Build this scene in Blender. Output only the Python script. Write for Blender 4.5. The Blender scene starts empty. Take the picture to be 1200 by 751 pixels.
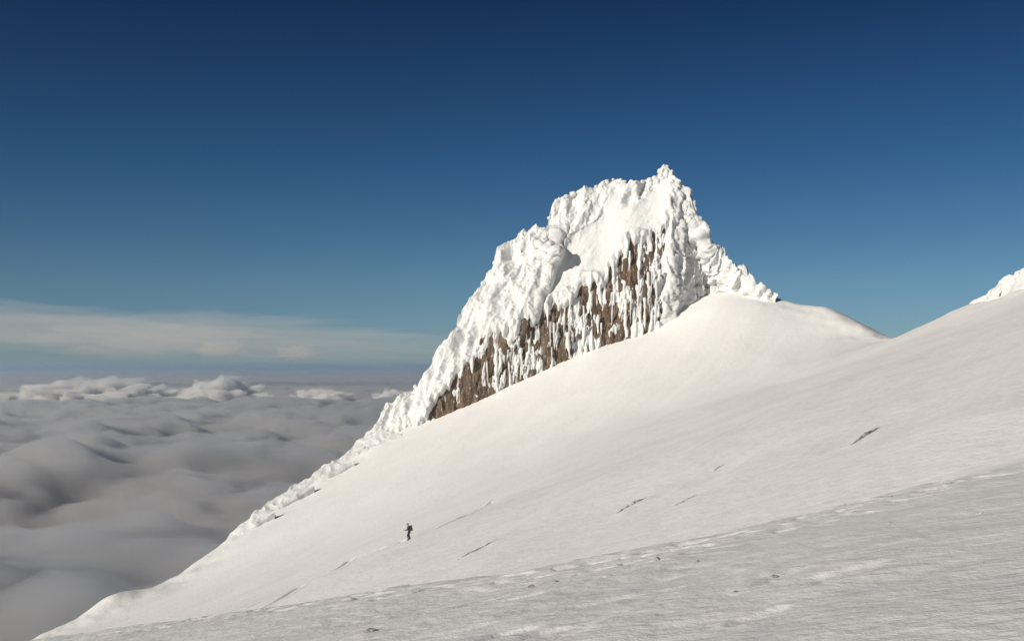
import bpy, bmesh, math, random
import numpy as np
from mathutils import Vector

S = bpy.context.scene
COL = S.collection
R = math.radians

# ------------------------------------------------------------------ camera
FPX, CX, CY, HOR = 1287.0, 600.0, 375.5, 430.0      # focal length in photo pixels, centre, true horizon row
PITCH = math.atan((HOR - CY) / FPX)
cam_d = bpy.data.cameras.new("camera")
cam = bpy.data.objects.new("camera", cam_d); COL.objects.link(cam)
cam_d.sensor_width = 36.0; cam_d.lens = FPX / 1200.0 * 36.0
cam_d.clip_start = 0.1; cam_d.clip_end = 400000
cam.location = (0, 0, 0); cam.rotation_euler = (math.pi / 2 + PITCH, 0, 0)
S.camera = cam

# ------------------------------------------------------------------ sky, sun, exposure
SUN_EL, SUN_AZ = R(21.0), R(228.0)                   # azimuth clockwise from +Y: sun behind the camera, to the left
w = bpy.data.worlds.new("World"); S.world = w; w.use_nodes = True
nt = w.node_tree; nt.nodes.clear()
out = nt.nodes.new("ShaderNodeOutputWorld"); bg = nt.nodes.new("ShaderNodeBackground")
sky = nt.nodes.new("ShaderNodeTexSky"); sky.sky_type = 'NISHITA'; sky.sun_disc = False
sky.sun_elevation = SUN_EL; sky.sun_rotation = SUN_AZ
sky.altitude = 3000; sky.air_density = 1.0; sky.dust_density = 0.0; sky.ozone_density = 6.0
bg.inputs['Strength'].default_value = 0.05
# deep high-mountain blue: the sky darkens with height above the horizon, the same all the way round
geo = nt.nodes.new("ShaderNodeTexCoord"); sep = nt.nodes.new("ShaderNodeSeparateXYZ"); deep = nt.nodes.new("ShaderNodeValToRGB")
nt.links.new(geo.outputs['Generated'], sep.inputs[0]); nt.links.new(sep.outputs['Z'], deep.inputs[0])
el = deep.color_ramp.elements
el[0].position = 0.0; el[0].color = (1.0, 1.0, .95, 1); el[1].position = 0.34; el[1].color = (.125, .30, .43, 1)
for p, c in ((.075, (.99, 1.04, .92, 1)), (.183, (.46, .72, .78, 1))): q = el.new(p); q.color = c
mul = nt.nodes.new("ShaderNodeMix"); mul.data_type = 'RGBA'; mul.blend_type = 'MULTIPLY'; mul.inputs[0].default_value = 1.0; mul.clamp_result = False
nt.links.new(sky.outputs[0], mul.inputs[6]); nt.links.new(deep.outputs[0], mul.inputs[7])
nt.links.new(mul.outputs[2], bg.inputs[0]); nt.links.new(bg.outputs[0], out.inputs[0])

sun_d = bpy.data.lights.new("sun", 'SUN'); sun_d.energy = 4.4; sun_d.angle = R(0.53); sun_d.color = (1.0, 0.935, 0.83)
sun = bpy.data.objects.new("sun", sun_d); COL.objects.link(sun)
SV = Vector((math.sin(SUN_AZ) * math.cos(SUN_EL), math.cos(SUN_AZ) * math.cos(SUN_EL), math.sin(SUN_EL)))
sun.rotation_euler = SV.to_track_quat('Z', 'Y').to_euler(); sun.location = (-40, -40, 60)
S.view_settings.view_transform = 'Standard'; S.view_settings.look = 'None'
S.view_settings.exposure = 0.0; S.view_settings.gamma = 1.0
S.render.engine = 'CYCLES'
S.cycles.volume_bounces = 3; S.cycles.max_bounces = 6; S.cycles.diffuse_bounces = 3; S.cycles.transparent_max_bounces = 24

# ------------------------------------------------------------------ helpers
cp, sp = math.cos(PITCH), math.sin(PITCH)
def P(u, v, D):
    """point of the place seen at photo pixel (u, v), D metres ahead of the camera (along +Y); array friendly"""
    a = (np.asarray(u, float) - CX) / FPX; b = -(np.asarray(v, float) - CY) / FPX
    y = cp - b * sp; z = sp + b * cp
    return np.stack(np.broadcast_arrays(a / y * D, np.asarray(D, float) + 0 * a, z / y * D), -1)

def _h(ix, iy, iz, seed):
    n = (ix.astype(np.int64) * 73856093) ^ (iy.astype(np.int64) * 19349663) ^ (iz.astype(np.int64) * 83492791) ^ (seed * 2654435761)
    n &= 0xFFFFFFFF
    n = ((n ^ (n >> 16)) * 0x45d9f3b) & 0xFFFFFFFF
    n = ((n ^ (n >> 16)) * 0x45d9f3b) & 0xFFFFFFFF
    return n ^ (n >> 16)

def noise2(x, y, seed=0):
    x0 = np.floor(x); y0 = np.floor(y); fx = x - x0; fy = y - y0
    ux = fx * fx * fx * (fx * (fx * 6 - 15) + 10); uy = fy * fy * fy * (fy * (fy * 6 - 15) + 10)
    zz = np.zeros_like(x0)
    def g(i, j):
        a = (_h(x0 + i, y0 + j, zz, seed) & 0xFFFF) * (2 * np.pi / 65536.0)
        return np.cos(a) * (fx - i) + np.sin(a) * (fy - j)
    return ((g(0, 0) * (1 - ux) + g(1, 0) * ux) * (1 - uy) + (g(0, 1) * (1 - ux) + g(1, 1) * ux) * uy) * 1.5

def noise3(x, y, z, seed=0):
    x0 = np.floor(x); y0 = np.floor(y); z0 = np.floor(z); fx = x - x0; fy = y - y0; fz = z - z0
    s = lambda t: t * t * t * (t * (t * 6 - 15) + 10)
    ux, uy, uz = s(fx), s(fy), s(fz)
    r = 0
    for i in (0, 1):
        for j in (0, 1):
            for k in (0, 1):
                n = _h(x0 + i, y0 + j, z0 + k, seed)
                gx = ((n & 1023) / 511.5 - 1); gy = (((n >> 10) & 1023) / 511.5 - 1); gz = (((n >> 20) & 1023) / 511.5 - 1)
                d = gx * (fx - i) + gy * (fy - j) + gz * (fz - k)
                r = r + d * (ux if i else 1 - ux) * (uy if j else 1 - uy) * (uz if k else 1 - uz)
    return r * 1.4

def fbm2(x, y, o=4, seed=0, g=0.5):
    r = 0; a = 1
    for i in range(o): r = r + a * noise2(x, y, seed + i * 17); x = x * 2.03 + 3.1; y = y * 2.03 - 1.7; a *= g
    return r
def fbm3(x, y, z, o=4, seed=0, g=0.5):
    r = 0; a = 1
    for i in range(o): r = r + a * noise3(x, y, z, seed + i * 17); x = x * 2.03 + 3.1; y = y * 2.03 - 1.7; z = z * 2.03 + .9; a *= g
    return r
def worley3(x, y, z, seed=0):
    x0 = np.floor(x); y0 = np.floor(y); z0 = np.floor(z); best = np.full(np.shape(x), 9.0)
    for i in (-1, 0, 1):
        for j in (-1, 0, 1):
            for k in (-1, 0, 1):
                n = _h(x0 + i, y0 + j, z0 + k, seed)
                dx = x0 + i + (n & 1023) / 1023.0 - x; dy = y0 + j + ((n >> 10) & 1023) / 1023.0 - y; dz = z0 + k + ((n >> 20) & 1023) / 1023.0 - z
                best = np.minimum(best, dx * dx + dy * dy + dz * dz)
    return best                                       # squared distance to nearest cell point
def sstep(a, b, x):
    t = np.clip((x - a) / (b - a), 0, 1); return t * t * (3 - 2 * t)
def smax(a, b, k):
    d = a - b; return 0.5 * (a + b + np.sqrt(d * d + k * k))

def tps(pts, lam=0.0):
    pts = np.asarray(pts, float); n = len(pts); X = pts[:, :2] / 100; zc = pts[:, 2]
    K = lambda r2: np.where(r2 > 1e-12, 0.5 * r2 * np.log(np.maximum(r2, 1e-12)), 0)
    r2 = ((X[:, None] - X[None]) ** 2).sum(-1)
    A = np.zeros((n + 3, n + 3)); A[:n, :n] = K(r2) + lam * np.eye(n)
    A[:n, n] = 1; A[:n, n + 1:] = X; A[n, :n] = 1; A[n + 1:, :n] = X.T
    c = np.linalg.solve(A, np.concatenate([zc, [0, 0, 0]]))
    def f(x, y):
        x = x / 100; y = y / 100; r = c[n] + c[n + 1] * x + c[n + 2] * y
        for i in range(n): r = r + c[i] * K((x - X[i, 0]) ** 2 + (y - X[i, 1]) ** 2)
        return r
    return f

def seg_dist(x, y, poly):
    """signed distance to an open polyline: positive on its left-hand side"""
    best = np.full(np.shape(x), 1e18); sg = np.ones(np.shape(x)); m = len(poly) - 1
    for i in range(m):
        ax, ay = poly[i]; bx, by = poly[i + 1]; dx, dy = bx - ax, by - ay
        t = ((x - ax) * dx + (y - ay) * dy) / (dx * dx + dy * dy)
        t = np.clip(t, -1e9 if i == 0 else 0, 1e9 if i == m - 1 else 1)
        ex = x - ax - t * dx; ey = y - ay - t * dy; d = ex * ex + ey * ey
        c = dx * (y - ay) - dy * (x - ax); b = d < best
        sg = np.where(b, np.sign(c), sg); best = np.where(b, d, best)
    return sg * np.sqrt(best)

def mesh(name, verts, faces, mats, parent=None, smooth=True):
    me = bpy.data.meshes.new(name)
    verts = np.asarray(verts, np.float32); faces = np.asarray(faces, np.int32); k = faces.shape[1]
    me.vertices.add(len(verts)); me.vertices.foreach_set("co", verts.ravel())
    me.loops.add(faces.size); me.loops.foreach_set("vertex_index", faces.ravel())
    me.polygons.add(len(faces)); me.polygons.foreach_set("loop_start", np.arange(0, faces.size, k, dtype=np.int32))
    if smooth: me.polygons.foreach_set("use_smooth", np.ones(len(faces), bool))
    me.update(calc_edges=True); me.validate()
    for m in (mats if isinstance(mats, (list, tuple)) else [mats]): me.materials.append(m)
    o = bpy.data.objects.new(name, me); COL.objects.link(o)
    if parent: o.parent = parent
    return o
def grid_faces(nr, nc, wrap=False):
    i = np.arange(nr - 1)[:, None]; j = np.arange(nc if wrap else nc - 1)[None]
    j2 = (j + 1) % nc
    return np.stack(np.broadcast_arrays(i * nc + j, i * nc + j2, (i + 1) * nc + j2, (i + 1) * nc + j), -1).reshape(-1, 4)
def tag(o, label=None, cat=None, group=None, kind=None):
    for k, v in (('label', label), ('category', cat), ('group', group), ('kind', kind)):
        if v: o[k] = v
    return o
def empty(name, loc=(0, 0, 0)):
    o = bpy.data.objects.new(name, None); COL.objects.link(o); o.location = loc; o.empty_display_size = .5; return o
def attr(o, name, vals):
    a = o.data.attributes.new(name, 'FLOAT', 'POINT'); a.data.foreach_set("value", np.asarray(vals, np.float32).ravel())

# ------------------------------------------------------------------ materials
def newmat(name):
    m = bpy.data.materials.new(name); m.use_nodes = True
    return m, m.node_tree, m.node_tree.nodes['Principled BSDF']
def N(t, kind, **kw):
    n = t.nodes.new(kind)
    for k, v in kw.items():
        if k in n.inputs: n.inputs[k].default_value = v
        else: setattr(n, k, v)
    return n
def ramp(t, stops):
    r = t.nodes.new("ShaderNodeValToRGB"); e = r.color_ramp.elements
    e[0].position, e[0].color = stops[0][0], (*stops[0][1], 1); e[1].position, e[1].color = stops[-1][0], (*stops[-1][1], 1)
    for p, c in stops[1:-1]: q = e.new(p); q.color = (*c, 1)
    return r

def snow_mat(name, base, var, bump_scales, rough=0.75):
    m, t, b = newmat(name)
    tc = N(t, "ShaderNodeTexCoord"); n1 = N(t, "ShaderNodeTexNoise", Scale=0.12, Detail=6.0, Roughness=0.6)
    t.links.new(tc.outputs['Object'], n1.inputs['Vector'])
    r = ramp(t, [(0.3, tuple(c * (1 - var) for c in base)), (0.7, base)])
    t.links.new(n1.outputs['Fac'], r.inputs[0]); t.links.new(r.outputs[0], b.inputs['Base Color'])
    b.inputs['Roughness'].default_value = rough; b.inputs['Specular IOR Level'].default_value = 0.25
    prev = None
    for sc, st, dist in bump_scales:
        nb = N(t, "ShaderNodeTexNoise", Scale=sc, Detail=5.0, Roughness=0.65); t.links.new(tc.outputs['Object'], nb.inputs['Vector'])
        bp = N(t, "ShaderNodeBump", Strength=st, Distance=dist); t.links.new(nb.outputs['Fac'], bp.inputs['Height'])
        if prev: t.links.new(prev.outputs[0], bp.inputs['Normal'])
        prev = bp
    t.links.new(prev.outputs[0], b.inputs['Normal'])
    return m
M_SNOW = snow_mat("wind_packed_snow", (0.87, 0.86, 0.83), 0.05, [(1.1, 0.5, 0.2), (5.0, 0.18, 0.04), (22.0, 0.18, 0.010)])
M_RIME = snow_mat("rime_ice", (0.71, 0.71, 0.695), 0.04, [(1.2, 0.5, 0.35), (5.0, 0.35, 0.08)])

m, t, b = newmat("volcanic_rock"); M_ROCK = m
tc = N(t, "ShaderNodeTexCoord"); mp = N(t, "ShaderNodeMapping"); mp.inputs['Scale'].default_value = (1, 1, 0.22)
t.links.new(tc.outputs['Object'], mp.inputs[0])
n1 = N(t, "ShaderNodeTexNoise", Scale=0.55, Detail=8.0, Roughness=0.7); t.links.new(mp.outputs[0], n1.inputs['Vector'])
r = ramp(t, [(0.3, (0.055, 0.040, 0.029)), (0.5, (0.128, 0.089, 0.060)), (0.72, (0.23, 0.165, 0.112))])
t.links.new(n1.outputs['Fac'], r.inputs[0])
n2 = N(t, "ShaderNodeTexNoise", Scale=1.6, Detail=6.0, Roughness=0.7); t.links.new(tc.outputs['Object'], n2.inputs['Vector'])
r2 = ramp(t, [(0.60, (0, 0, 0)), (0.68, (1, 1, 1))]); t.links.new(n2.outputs['Fac'], r2.inputs[0])
mp2 = N(t, "ShaderNodeMapping"); mp2.inputs['Scale'].default_value = (1, 1, .14); t.links.new(tc.outputs['Object'], mp2.inputs[0])
n3 = N(t, "ShaderNodeTexNoise", Scale=1.5, Detail=5.0, Roughness=0.7); t.links.new(mp2.outputs[0], n3.inputs['Vector'])
r3 = ramp(t, [(0.60, (0, 0, 0)), (0.70, (1, 1, 1))]); t.links.new(n3.outputs['Fac'], r3.inputs[0])
mxa = N(t, "ShaderNodeMath", operation='MAXIMUM'); t.links.new(r2.outputs[0], mxa.inputs[0]); t.links.new(r3.outputs[0], mxa.inputs[1]); r2 = mxa
n4 = N(t, "ShaderNodeTexNoise", Scale=0.06, Detail=3.0); t.links.new(tc.outputs['Object'], n4.inputs['Vector'])
r4 = ramp(t, [(0.40, (1.0, 1.0, 1.0)), (0.60, (1.10, .99, .91))]); t.links.new(n4.outputs['Fac'], r4.inputs[0])
mt = N(t, "ShaderNodeMix", data_type='RGBA', blend_type='MULTIPLY'); mt.inputs[0].default_value = 1.0; t.links.new(r.outputs[0], mt.inputs[6]); t.links.new(r4.outputs[0], mt.inputs[7])
mx = N(t, "ShaderNodeMix", data_type='RGBA'); t.links.new(r2.outputs[0], mx.inputs[0]); t.links.new(mt.outputs[2], mx.inputs[6]); mx.inputs[7].default_value = (.62, .6, .57, 1)
t.links.new(mx.outputs[2], b.inputs['Base Color']); b.inputs['Roughness'].default_value = 0.9
nb = N(t, "ShaderNodeTexNoise", Scale=2.2, Detail=7.0, Roughness=0.75); t.links.new(mp.outputs[0], nb.inputs['Vector'])
bp = N(t, "ShaderNodeBump", Strength=0.9, Distance=0.5); t.links.new(nb.outputs['Fac'], bp.inputs['Height']); t.links.new(bp.outputs[0], b.inputs['Normal'])

def cloth(name, c):
    m, t, b = newmat(name)
    nz = N(t, "ShaderNodeTexNoise", Scale=30.0, Detail=3.0); r = ramp(t, [(0.3, tuple(x * .8 for x in c)), (0.7, c)])
    t.links.new(nz.outputs['Fac'], r.inputs[0]); t.links.new(r.outputs[0], b.inputs['Base Color']); b.inputs['Roughness'].default_value = .85
    return m

def cloud_mat(name, density, color=(1, 1, 1), aniso=0.0):
    m = bpy.data.materials.new(name); m.use_nodes = True; t = m.node_tree; t.nodes.clear()
    o = N(t, "ShaderNodeOutputMaterial"); v = N(t, "ShaderNodeVolumePrincipled")
    v.inputs['Density'].default_value = density; v.inputs['Color'].default_value = (*color, 1); v.inputs['Anisotropy'].default_value = aniso
    v.inputs['Density Attribute'].default_value = ""
    t.links.new(v.outputs[0], o.inputs['Volume'])
    return m

# ------------------------------------------------------------------ the snowfield
FA, FB, FC = 0.185, -0.131, -1.7                      # plane of the near shelf the camera stands on
CREST_PX = [(-400, 845), (-200, 800), (30, 749), (150, 736), (300, 716), (440, 692), (600, 671), (700, 655), (800, 636), (900, 612), (1000, 590), (1100, 567), (1200, 545), (1400, 500)]
crest = []
for u, v in CREST_PX:
    q = P(u, v, 1.0); D = FC / (q[2] - FA * q[0] - FB); crest.append((q[0] * D, D))
_t = [math.atan2(*c) for c in crest]; CR_T = np.linspace(_t[0], _t[-1], 200); CR_R = np.interp(CR_T, _t, [math.hypot(*c) for c in crest])
CR_R = np.convolve(np.pad(CR_R, 7, 'edge'), np.ones(15) / 15, 'valid')
MID = lambda u, v: -7.9 / (P(u, v, 1.0)[2] - 0.357 * P(u, v, 1.0)[0] + 0.063)
ctrl = [(50, 747, 205), (165, 703, 222), (270, 633, 250), (350, 578, 275), (440, 520, 296),
        (510, 491, 300), (594, 455, 302), (700, 408, 304), (766, 390, 303), (813, 364, 303), (850, 351, 303),
        (905, 351, 302), (960, 361, 294), (1035, 397, 268), (1140, 357, 240), (1200, 341, 222), (1400, 285, 190),
        (479, 632, 122), (900, 452, 228), (780, 500, 190), (330, 690, 150)]
for u, v in ((1200, 545), (1200, 440), (1000, 520), (1000, 450), (900, 560), (720, 602), (600, 650)):
    ctrl.append((u, v, MID(u, v)))
cpts = [P(u, v, D) for u, v, D in ctrl]
cpts += [np.array((-60, 60, -34.0)), np.array((20, 0, -3.0)), np.array((-110, 150, -58.0)), np.array((140, 60, 40.0))]
slope = tps(cpts, 0.0005)
EDGE = [tuple(P(u, v, D)[:2]) for u, v, D in ((-300, 900, 140), (-60, 800, 190), (50, 747, 205), (120, 722, 214), (165, 703, 222), (270, 633, 250), (350, 578, 275), (440, 520, 296), (470, 508, 312), (600, 455, 320), (760, 390, 322), (880, 351, 312), (905, 351, 302), (960, 361, 294), (1035, 397, 268), (1085, 378, 256), (1140, 357, 240), (1200, 341, 222), (1400, 285, 190), (1800, 200, 150))]
WD = np.array((0.53, 0.85)); WD /= np.linalg.norm(WD)  # wind direction: sastrugi run along it
# wind scoops: px from, px to, depth, half width, distance lookup is the mid slope
SCOOPS = [((990, 529), (1038, 499), .42, .8), ((712, 606), (768, 577), .36, .8), ((776, 601), (832, 572), .26, .8), ((514, 671), (606, 624), .26, .9),
          ((512, 620), (580, 588), .26, 1.0), ((818, 559), (862, 535), .2, .7), ((630, 567), (676, 551), .16, .8), ((880, 509), (970, 474), .16, .9), ((1035, 473), (1085, 448), .16, .9)]

def ray_hit(u, v, lo=15.0, hi=330.0):
    D = np.geomspace(lo, hi, 4000); q = P(u, v, D)
    g = q[:, 2] - slope(q[:, 0], q[:, 1]); i = np.argmax(g < 0)
    return q[i] if g[i] < 0 else q[-1]
scoops = [(ray_hit(*a)[:2], ray_hit(*b)[:2], d, hw) for a, b, d, hw in SCOOPS]
track = [ray_hit(u, v)[:2] for u, v in ((270, 722), (300, 708), (340, 688), (375, 673), (410, 655), (445, 642), (478, 633), (510, 621), (540, 607), (566, 594))]

track2 = [ray_hit(u, v)[:2] for u, v in ((285, 722), (305, 716), (330, 702), (352, 687), (380, 676), (405, 664))]
def terrain(x, y, fine=True):
    z = slope(x, y)
    if fine:
        al = x * WD[0] + y * WD[1]; ac = -x * WD[1] + y * WD[0]
        z = z + 0.5 * fbm2(al / 60, ac / 26, 3, 5) + 0.045 * fbm2(al / 46, ac / 2.6, 4, 9, .55) + .05 * fbm2(al / 7, ac / 4, 3, 13, .55) * (1 - .75 * sstep(110, 220, np.hypot(x, y)))
        rid = 1 - np.abs(noise2(al / 60 + .3 * noise2(x / 14, y / 14, 3), ac / 4.5, 21)) * 1.6
        z = z + 0.16 * (1 - .7 * sstep(110, 220, np.hypot(x, y))) * np.clip(rid - .55, 0, 1) * sstep(-.1, .5, noise2(x / 35, y / 35, 31))
        for a, b2, d, hw in scoops:
            L = np.hypot(*(b2 - a)); tx, ty = (b2 - a) / L
            s_ = (x - a[0]) * tx + (y - a[1]) * ty; c_ = -(x - a[0]) * ty + (y - a[1]) * tx   # c_>0 : uphill-left side
            c_ = c_ + .10 * np.sin(s_ * 1.3) + .06 * np.sin(s_ * 3.1 + 1)
            q = s_ / L; en = sstep(0, .28, q) * sstep(1.0, .72, q) * (.8 + .2 * np.sin(s_ * 2.3))
            z = z + en * d * .30 * np.exp(-(c_ / (1.2 * hw)) ** 2)
        dt = np.abs(seg_dist(x, y, track)); inn = ((x > track[0][0] - 1) & (x < track[-1][0] + 1)) * sstep(2.5, 5, np.hypot(x - track[6][0], y - track[6][1]))
        dt2 = np.abs(seg_dist(x, y, track2)); in2 = (x > track2[0][0] - .5) & (x < track2[-1][0] + .5)
        z = z - in2 * .30 * np.exp(-(dt2 / .38) ** 2) * (0.6 + .4 * np.sin(al * 7)) + in2 * .08 * np.exp(-((dt2 - .8) / .35) ** 2)
        z = z - inn * 0.40 * np.exp(-(dt / .40) ** 2) * (0.6 + .4 * np.sin(al * 8)) + inn * .07 * np.exp(-((dt - .8) / .35) ** 2)
    # near shelf, ending in a rounded brow
    f = FA * x + FB * y + FC
    dcr = np.hypot(x, y) - np.interp(np.arctan2(x, y), CR_T, CR_R)   # >0 beyond the brow
    if fine:
        al2 = x * .80 + y * .6; ac2 = -x * .6 + y * .80
        near = sstep(45, 8, np.hypot(x, y))
        f = f + 0.10 * fbm2(al2 / 9, ac2 / 3.5, 3, 41) + .006 * fbm2(al2 / 1.6, ac2 / .7, 4, 44, .6)
        pl = noise2(al2 / 2.6 + .6 * noise2(x / 1.2, y / 1.2, 6), ac2 / .7, 47)
        rough = sstep(.0, .6, noise2(x / 9 + 3.3, y / 7, 52) + .35 * sstep(-14, -2, dcr) + .5 * sstep(2, -6, x))
        f = f + rough * (.010 * sstep(.0, .4, pl) - .05 * sstep(.25, .7, -noise2(al2 / 1.7, ac2 / .7, 63)) + .009 * fbm2(al2 / 1.3, ac2 / .5, 3, 65) + .006 * noise2(x / .3, y / .25, 61))
        f = f + sstep(-9, -2, dcr) * sstep(4, 0, dcr) * (.03 * fbm2(x / 3.0, y / 1.8, 3, 171) - .075 * sstep(.15, .5, fbm2(x / 1.3, y / .8, 2, 175)) * sstep(60, 30, y))
    fd = np.clip(dcr, 0, None)
    f = f - 0.016 * fd ** 2 - 0.02 * fd
    behind = sstep(4, -12, y)                          # ground behind the photographer keeps rising gently
    f = f + 0.0 * behind
    z = smax(z, f, 0.5)
    de = seg_dist(x, y, EDGE)                          # >0 : over the edge, falling away to the clouds
    dd = np.clip(de, 0, None)
    lip = 0.5 * fbm2(x / 9, y / 9, 3, 71) if fine else 0
    z = z - (0.9 * dd ** 2 / (dd + 8)) + lip * np.exp(-(de / 6) ** 2)
    # second lip low on the left edge
    lp = P(112, 714, 222); r2 = ((x - lp[0]) / 9.5) ** 2 + ((y - lp[1]) / 9) ** 2
    return z + 4.2 * np.exp(-r2)

def polar_sheet(azs, rs):
    az, rr = np.meshgrid(azs, rs); x = np.sin(az) * rr; y = np.cos(az) * rr
    return x, y
az_view = np.linspace(R(-28.5), R(28.5), 820)
az_rest = np.linspace(R(28.5), R(331.5), 120)[1:-1]
azs = np.concatenate([az_view, az_rest])
rs = np.concatenate([np.geomspace(0.4, 5.0, 14)[:-1], np.geomspace(5.0, 345, 980), np.geomspace(350, 900, 50)])
x, y = polar_sheet(azs, rs)
z = terrain(x, y)
back = sstep(0.15, -0.35, y / np.maximum(np.hypot(x, y), .1)) * sstep(30, 120, np.hypot(x, y))   # behind the camera the shelf simply rolls on
z = z * (1 - back) + back * (FA * x * .6 - 4 + 2 * fbm2(x / 60, y / 60, 3, 88))
BOT = -150.0; z = np.maximum(z, BOT)
V = np.stack([x, y, z], -1).reshape(-1, 3)
F = grid_faces(len(rs), len(azs), wrap=True); F = F[(V[F][:, :, 2] > BOT).any(1)]
c0 = len(V); V = np.vstack([V, [[0, 0, terrain(np.array([0.]), np.array([0.]))[0]]]])
ring = np.arange(len(azs)); fan = np.stack([np.full(len(azs), c0), np.roll(ring, -1), ring, ring], -1)
ground = mesh("snowfield", V, F, M_SNOW)
bmq = bmesh.new(); bmq.from_mesh(ground.data); bmq.verts.ensure_lookup_table()
cv = bmq.verts[c0]
for i in range(len(azs)): bmq.faces.new((bmq.verts[i], cv, bmq.verts[(i + 1) % len(azs)])).smooth = True
bmesh.ops.recalc_face_normals(bmq, faces=bmq.faces[-len(azs):])
bmq.to_mesh(ground.data); bmq.free()
tag(ground, kind='structure')
def gz(x, y): return float(terrain(np.array([float(x)]), np.array([float(y)]))[0])

# ------------------------------------------------------------------ rime crusted crags
def interp(poly, u):
    p = np.asarray(poly, float); return np.interp(u, p[:, 0], p[:, 1])
def normals(V, nr, nc):
    G = V.reshape(nr, nc, 3); du = np.gradient(G, axis=1); dv = np.gradient(G, axis=0)
    n = np.cross(du, dv); n /= np.linalg.norm(n, axis=-1, keepdims=True) + 1e-9
    return n.reshape(-1, 3)

def rime_bumps(V, s=1.0, seed=0):
    """rounded, crowded knobs like wind-grown rime: 0 in the creases, ~1 on the knobs"""
    x, y, z = V[:, 0] / s, V[:, 1] / s, V[:, 2] / s
    wx = .35 * noise3(x * .6, y * .6, z * .6, seed + 1); wz = .35 * noise3(x * .6 + 9, y * .6, z * .6, seed + 2)
    fl = x * .30 + z * .95; ac = x * .95 - z * .30 + .5 * noise3(x * .25, y * .25, z * .25, seed + 8) * 3   # fl runs down the fall line, to the lower left
    a = 1 - np.clip(worley3((ac + wx) / 3.0, y / 4.5, (fl + wz) / 7.5, seed + 3), 0, 1) * 1.3
    b = 1 - np.clip(worley3((ac + wx) / 1.35, y / 1.8, (fl + wz) / 2.6, seed + 4), 0, 1) * 1.3
    return a, b

# --- the big peak: photo rows of its crest, foot and the line where its snow cap ends
TOP = [(425, 516), (440, 505), (455, 478), (470, 468), (486, 452), (500, 442), (512, 425), (524, 408), (534, 396), (538, 380), (546, 364), (558, 344), (572, 322), (578, 312), (585, 294), (598, 285), (610, 274), (622, 271), (640, 269), (647, 240), (655, 232), (670, 226), (684, 222), (694, 220), (705, 214), (720, 209), (734, 212), (746, 214), (758, 210), (769, 207), (772, 200), (780, 194), (787, 199), (791, 208), (798, 215), (805, 228), (808, 244), (812, 256), (820, 272), (828, 288), (838, 294), (846, 296), (851, 303), (858, 315), (868, 318), (876, 325), (884, 333), (894, 339), (903, 347), (912, 352)]
FOOT = [(425, 535), (440, 522), (510, 493), (547, 471), (594, 457), (645, 433), (701, 408), (766, 392), (813, 364), (845, 349), (880, 350), (912, 354)]
EAVE = [(425, 535), (440, 520), (500, 485), (507, 472), (517, 456), (540, 432), (556, 414), (575, 386), (600, 384), (631, 368), (655, 352), (673, 344), (682, 328), (710, 328), (720, 302), (738, 275), (761, 280), (775, 268), (790, 244), (800, 236), (830, 300), (912, 352)]
NU, NV, NB = 560, 360, 70
uu = np.linspace(427, 910, NU)
top, foot, eave = interp(TOP, uu), interp(FOOT, uu), interp(EAVE, uu)
eave = np.minimum(np.maximum(eave, top + 2), foot)
k = np.ones(9) / 9; eave = np.convolve(np.pad(eave, 4, 'edge'), k, 'valid')
sv = np.linspace(0, 1, NV)
foot_lo = foot + 26
U = np.broadcast_to(uu, (NV, NU)); Vp = foot_lo + (top - foot_lo) * sv[:, None]
MPP = 303 / FPX
_us = np.arange(380, 961.0); _k = np.hanning(61); EAVE_S = np.stack([_us, np.convolve(np.pad(interp(EAVE, _us), 30, 'edge'), _k / _k.sum(), 'valid')], 1)
def peak_depth(U, Vp):
    top, foot, eave = interp(TOP, U), interp(FOOT, U), interp(EAVE_S, U)
    eave = np.minimum(np.maximum(eave, top + 2), foot)
    crestband = np.minimum(top + interp([(600, 0), (640, 20), (650, 58), (680, 50), (720, 36), (760, 18), (790, 6), (800, 0)], U), eave)
    hc = (foot - np.maximum(Vp, eave)) * MPP; hs = np.clip(eave - np.maximum(Vp, crestband), 0, None) * MPP; ht = np.clip(crestband - Vp, 0, None) * MPP
    D = interp([(425, 296), (510, 300), (700, 304), (813, 304), (912, 301)], U) + 0.16 * hc + 0.62 * hs + 0.3 * ht
    # left buttress stands in front of the snow ramp
    ed = interp([(250, 672), (285, 657), (300, 655), (320, 650), (345, 640), (390, 618), (420, 600)], Vp)
    st = sstep(5, -7, U - ed) * sstep(262, 290, Vp) * sstep(430, 380, Vp)
    D = D - 2.6 * st * sstep(560, 610, U)
    # arete: right of it the face turns away to the right
    ar = interp([(190, 786), (215, 797), (260, 790), (300, 782), (340, 776), (392, 768)], Vp)
    t = np.clip(U - ar, 0, None)
    D = D + (np.minimum(t, 52) * MPP * 1.05 * sstep(0, 14, t) - np.clip(t - 56, 0, 90) * MPP * .45) * (.4 + .6 * sstep(0, 45, Vp - top))
    # rounded left end
    D = D + np.clip(505 - U, 0, None) * MPP * .25
    return D
D = peak_depth(U, Vp)
base = P(U, Vp, D).reshape(-1, 3)
nrm = normals(base, NV, NU)
if nrm[:, 1].mean() > 0: nrm = -nrm
Uf, Vf = U.ravel(), Vp.ravel()
x, y, z = base.T
eF, fF, tF = interp(EAVE, Uf), interp(FOOT, Uf), interp(TOP, Uf)
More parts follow.
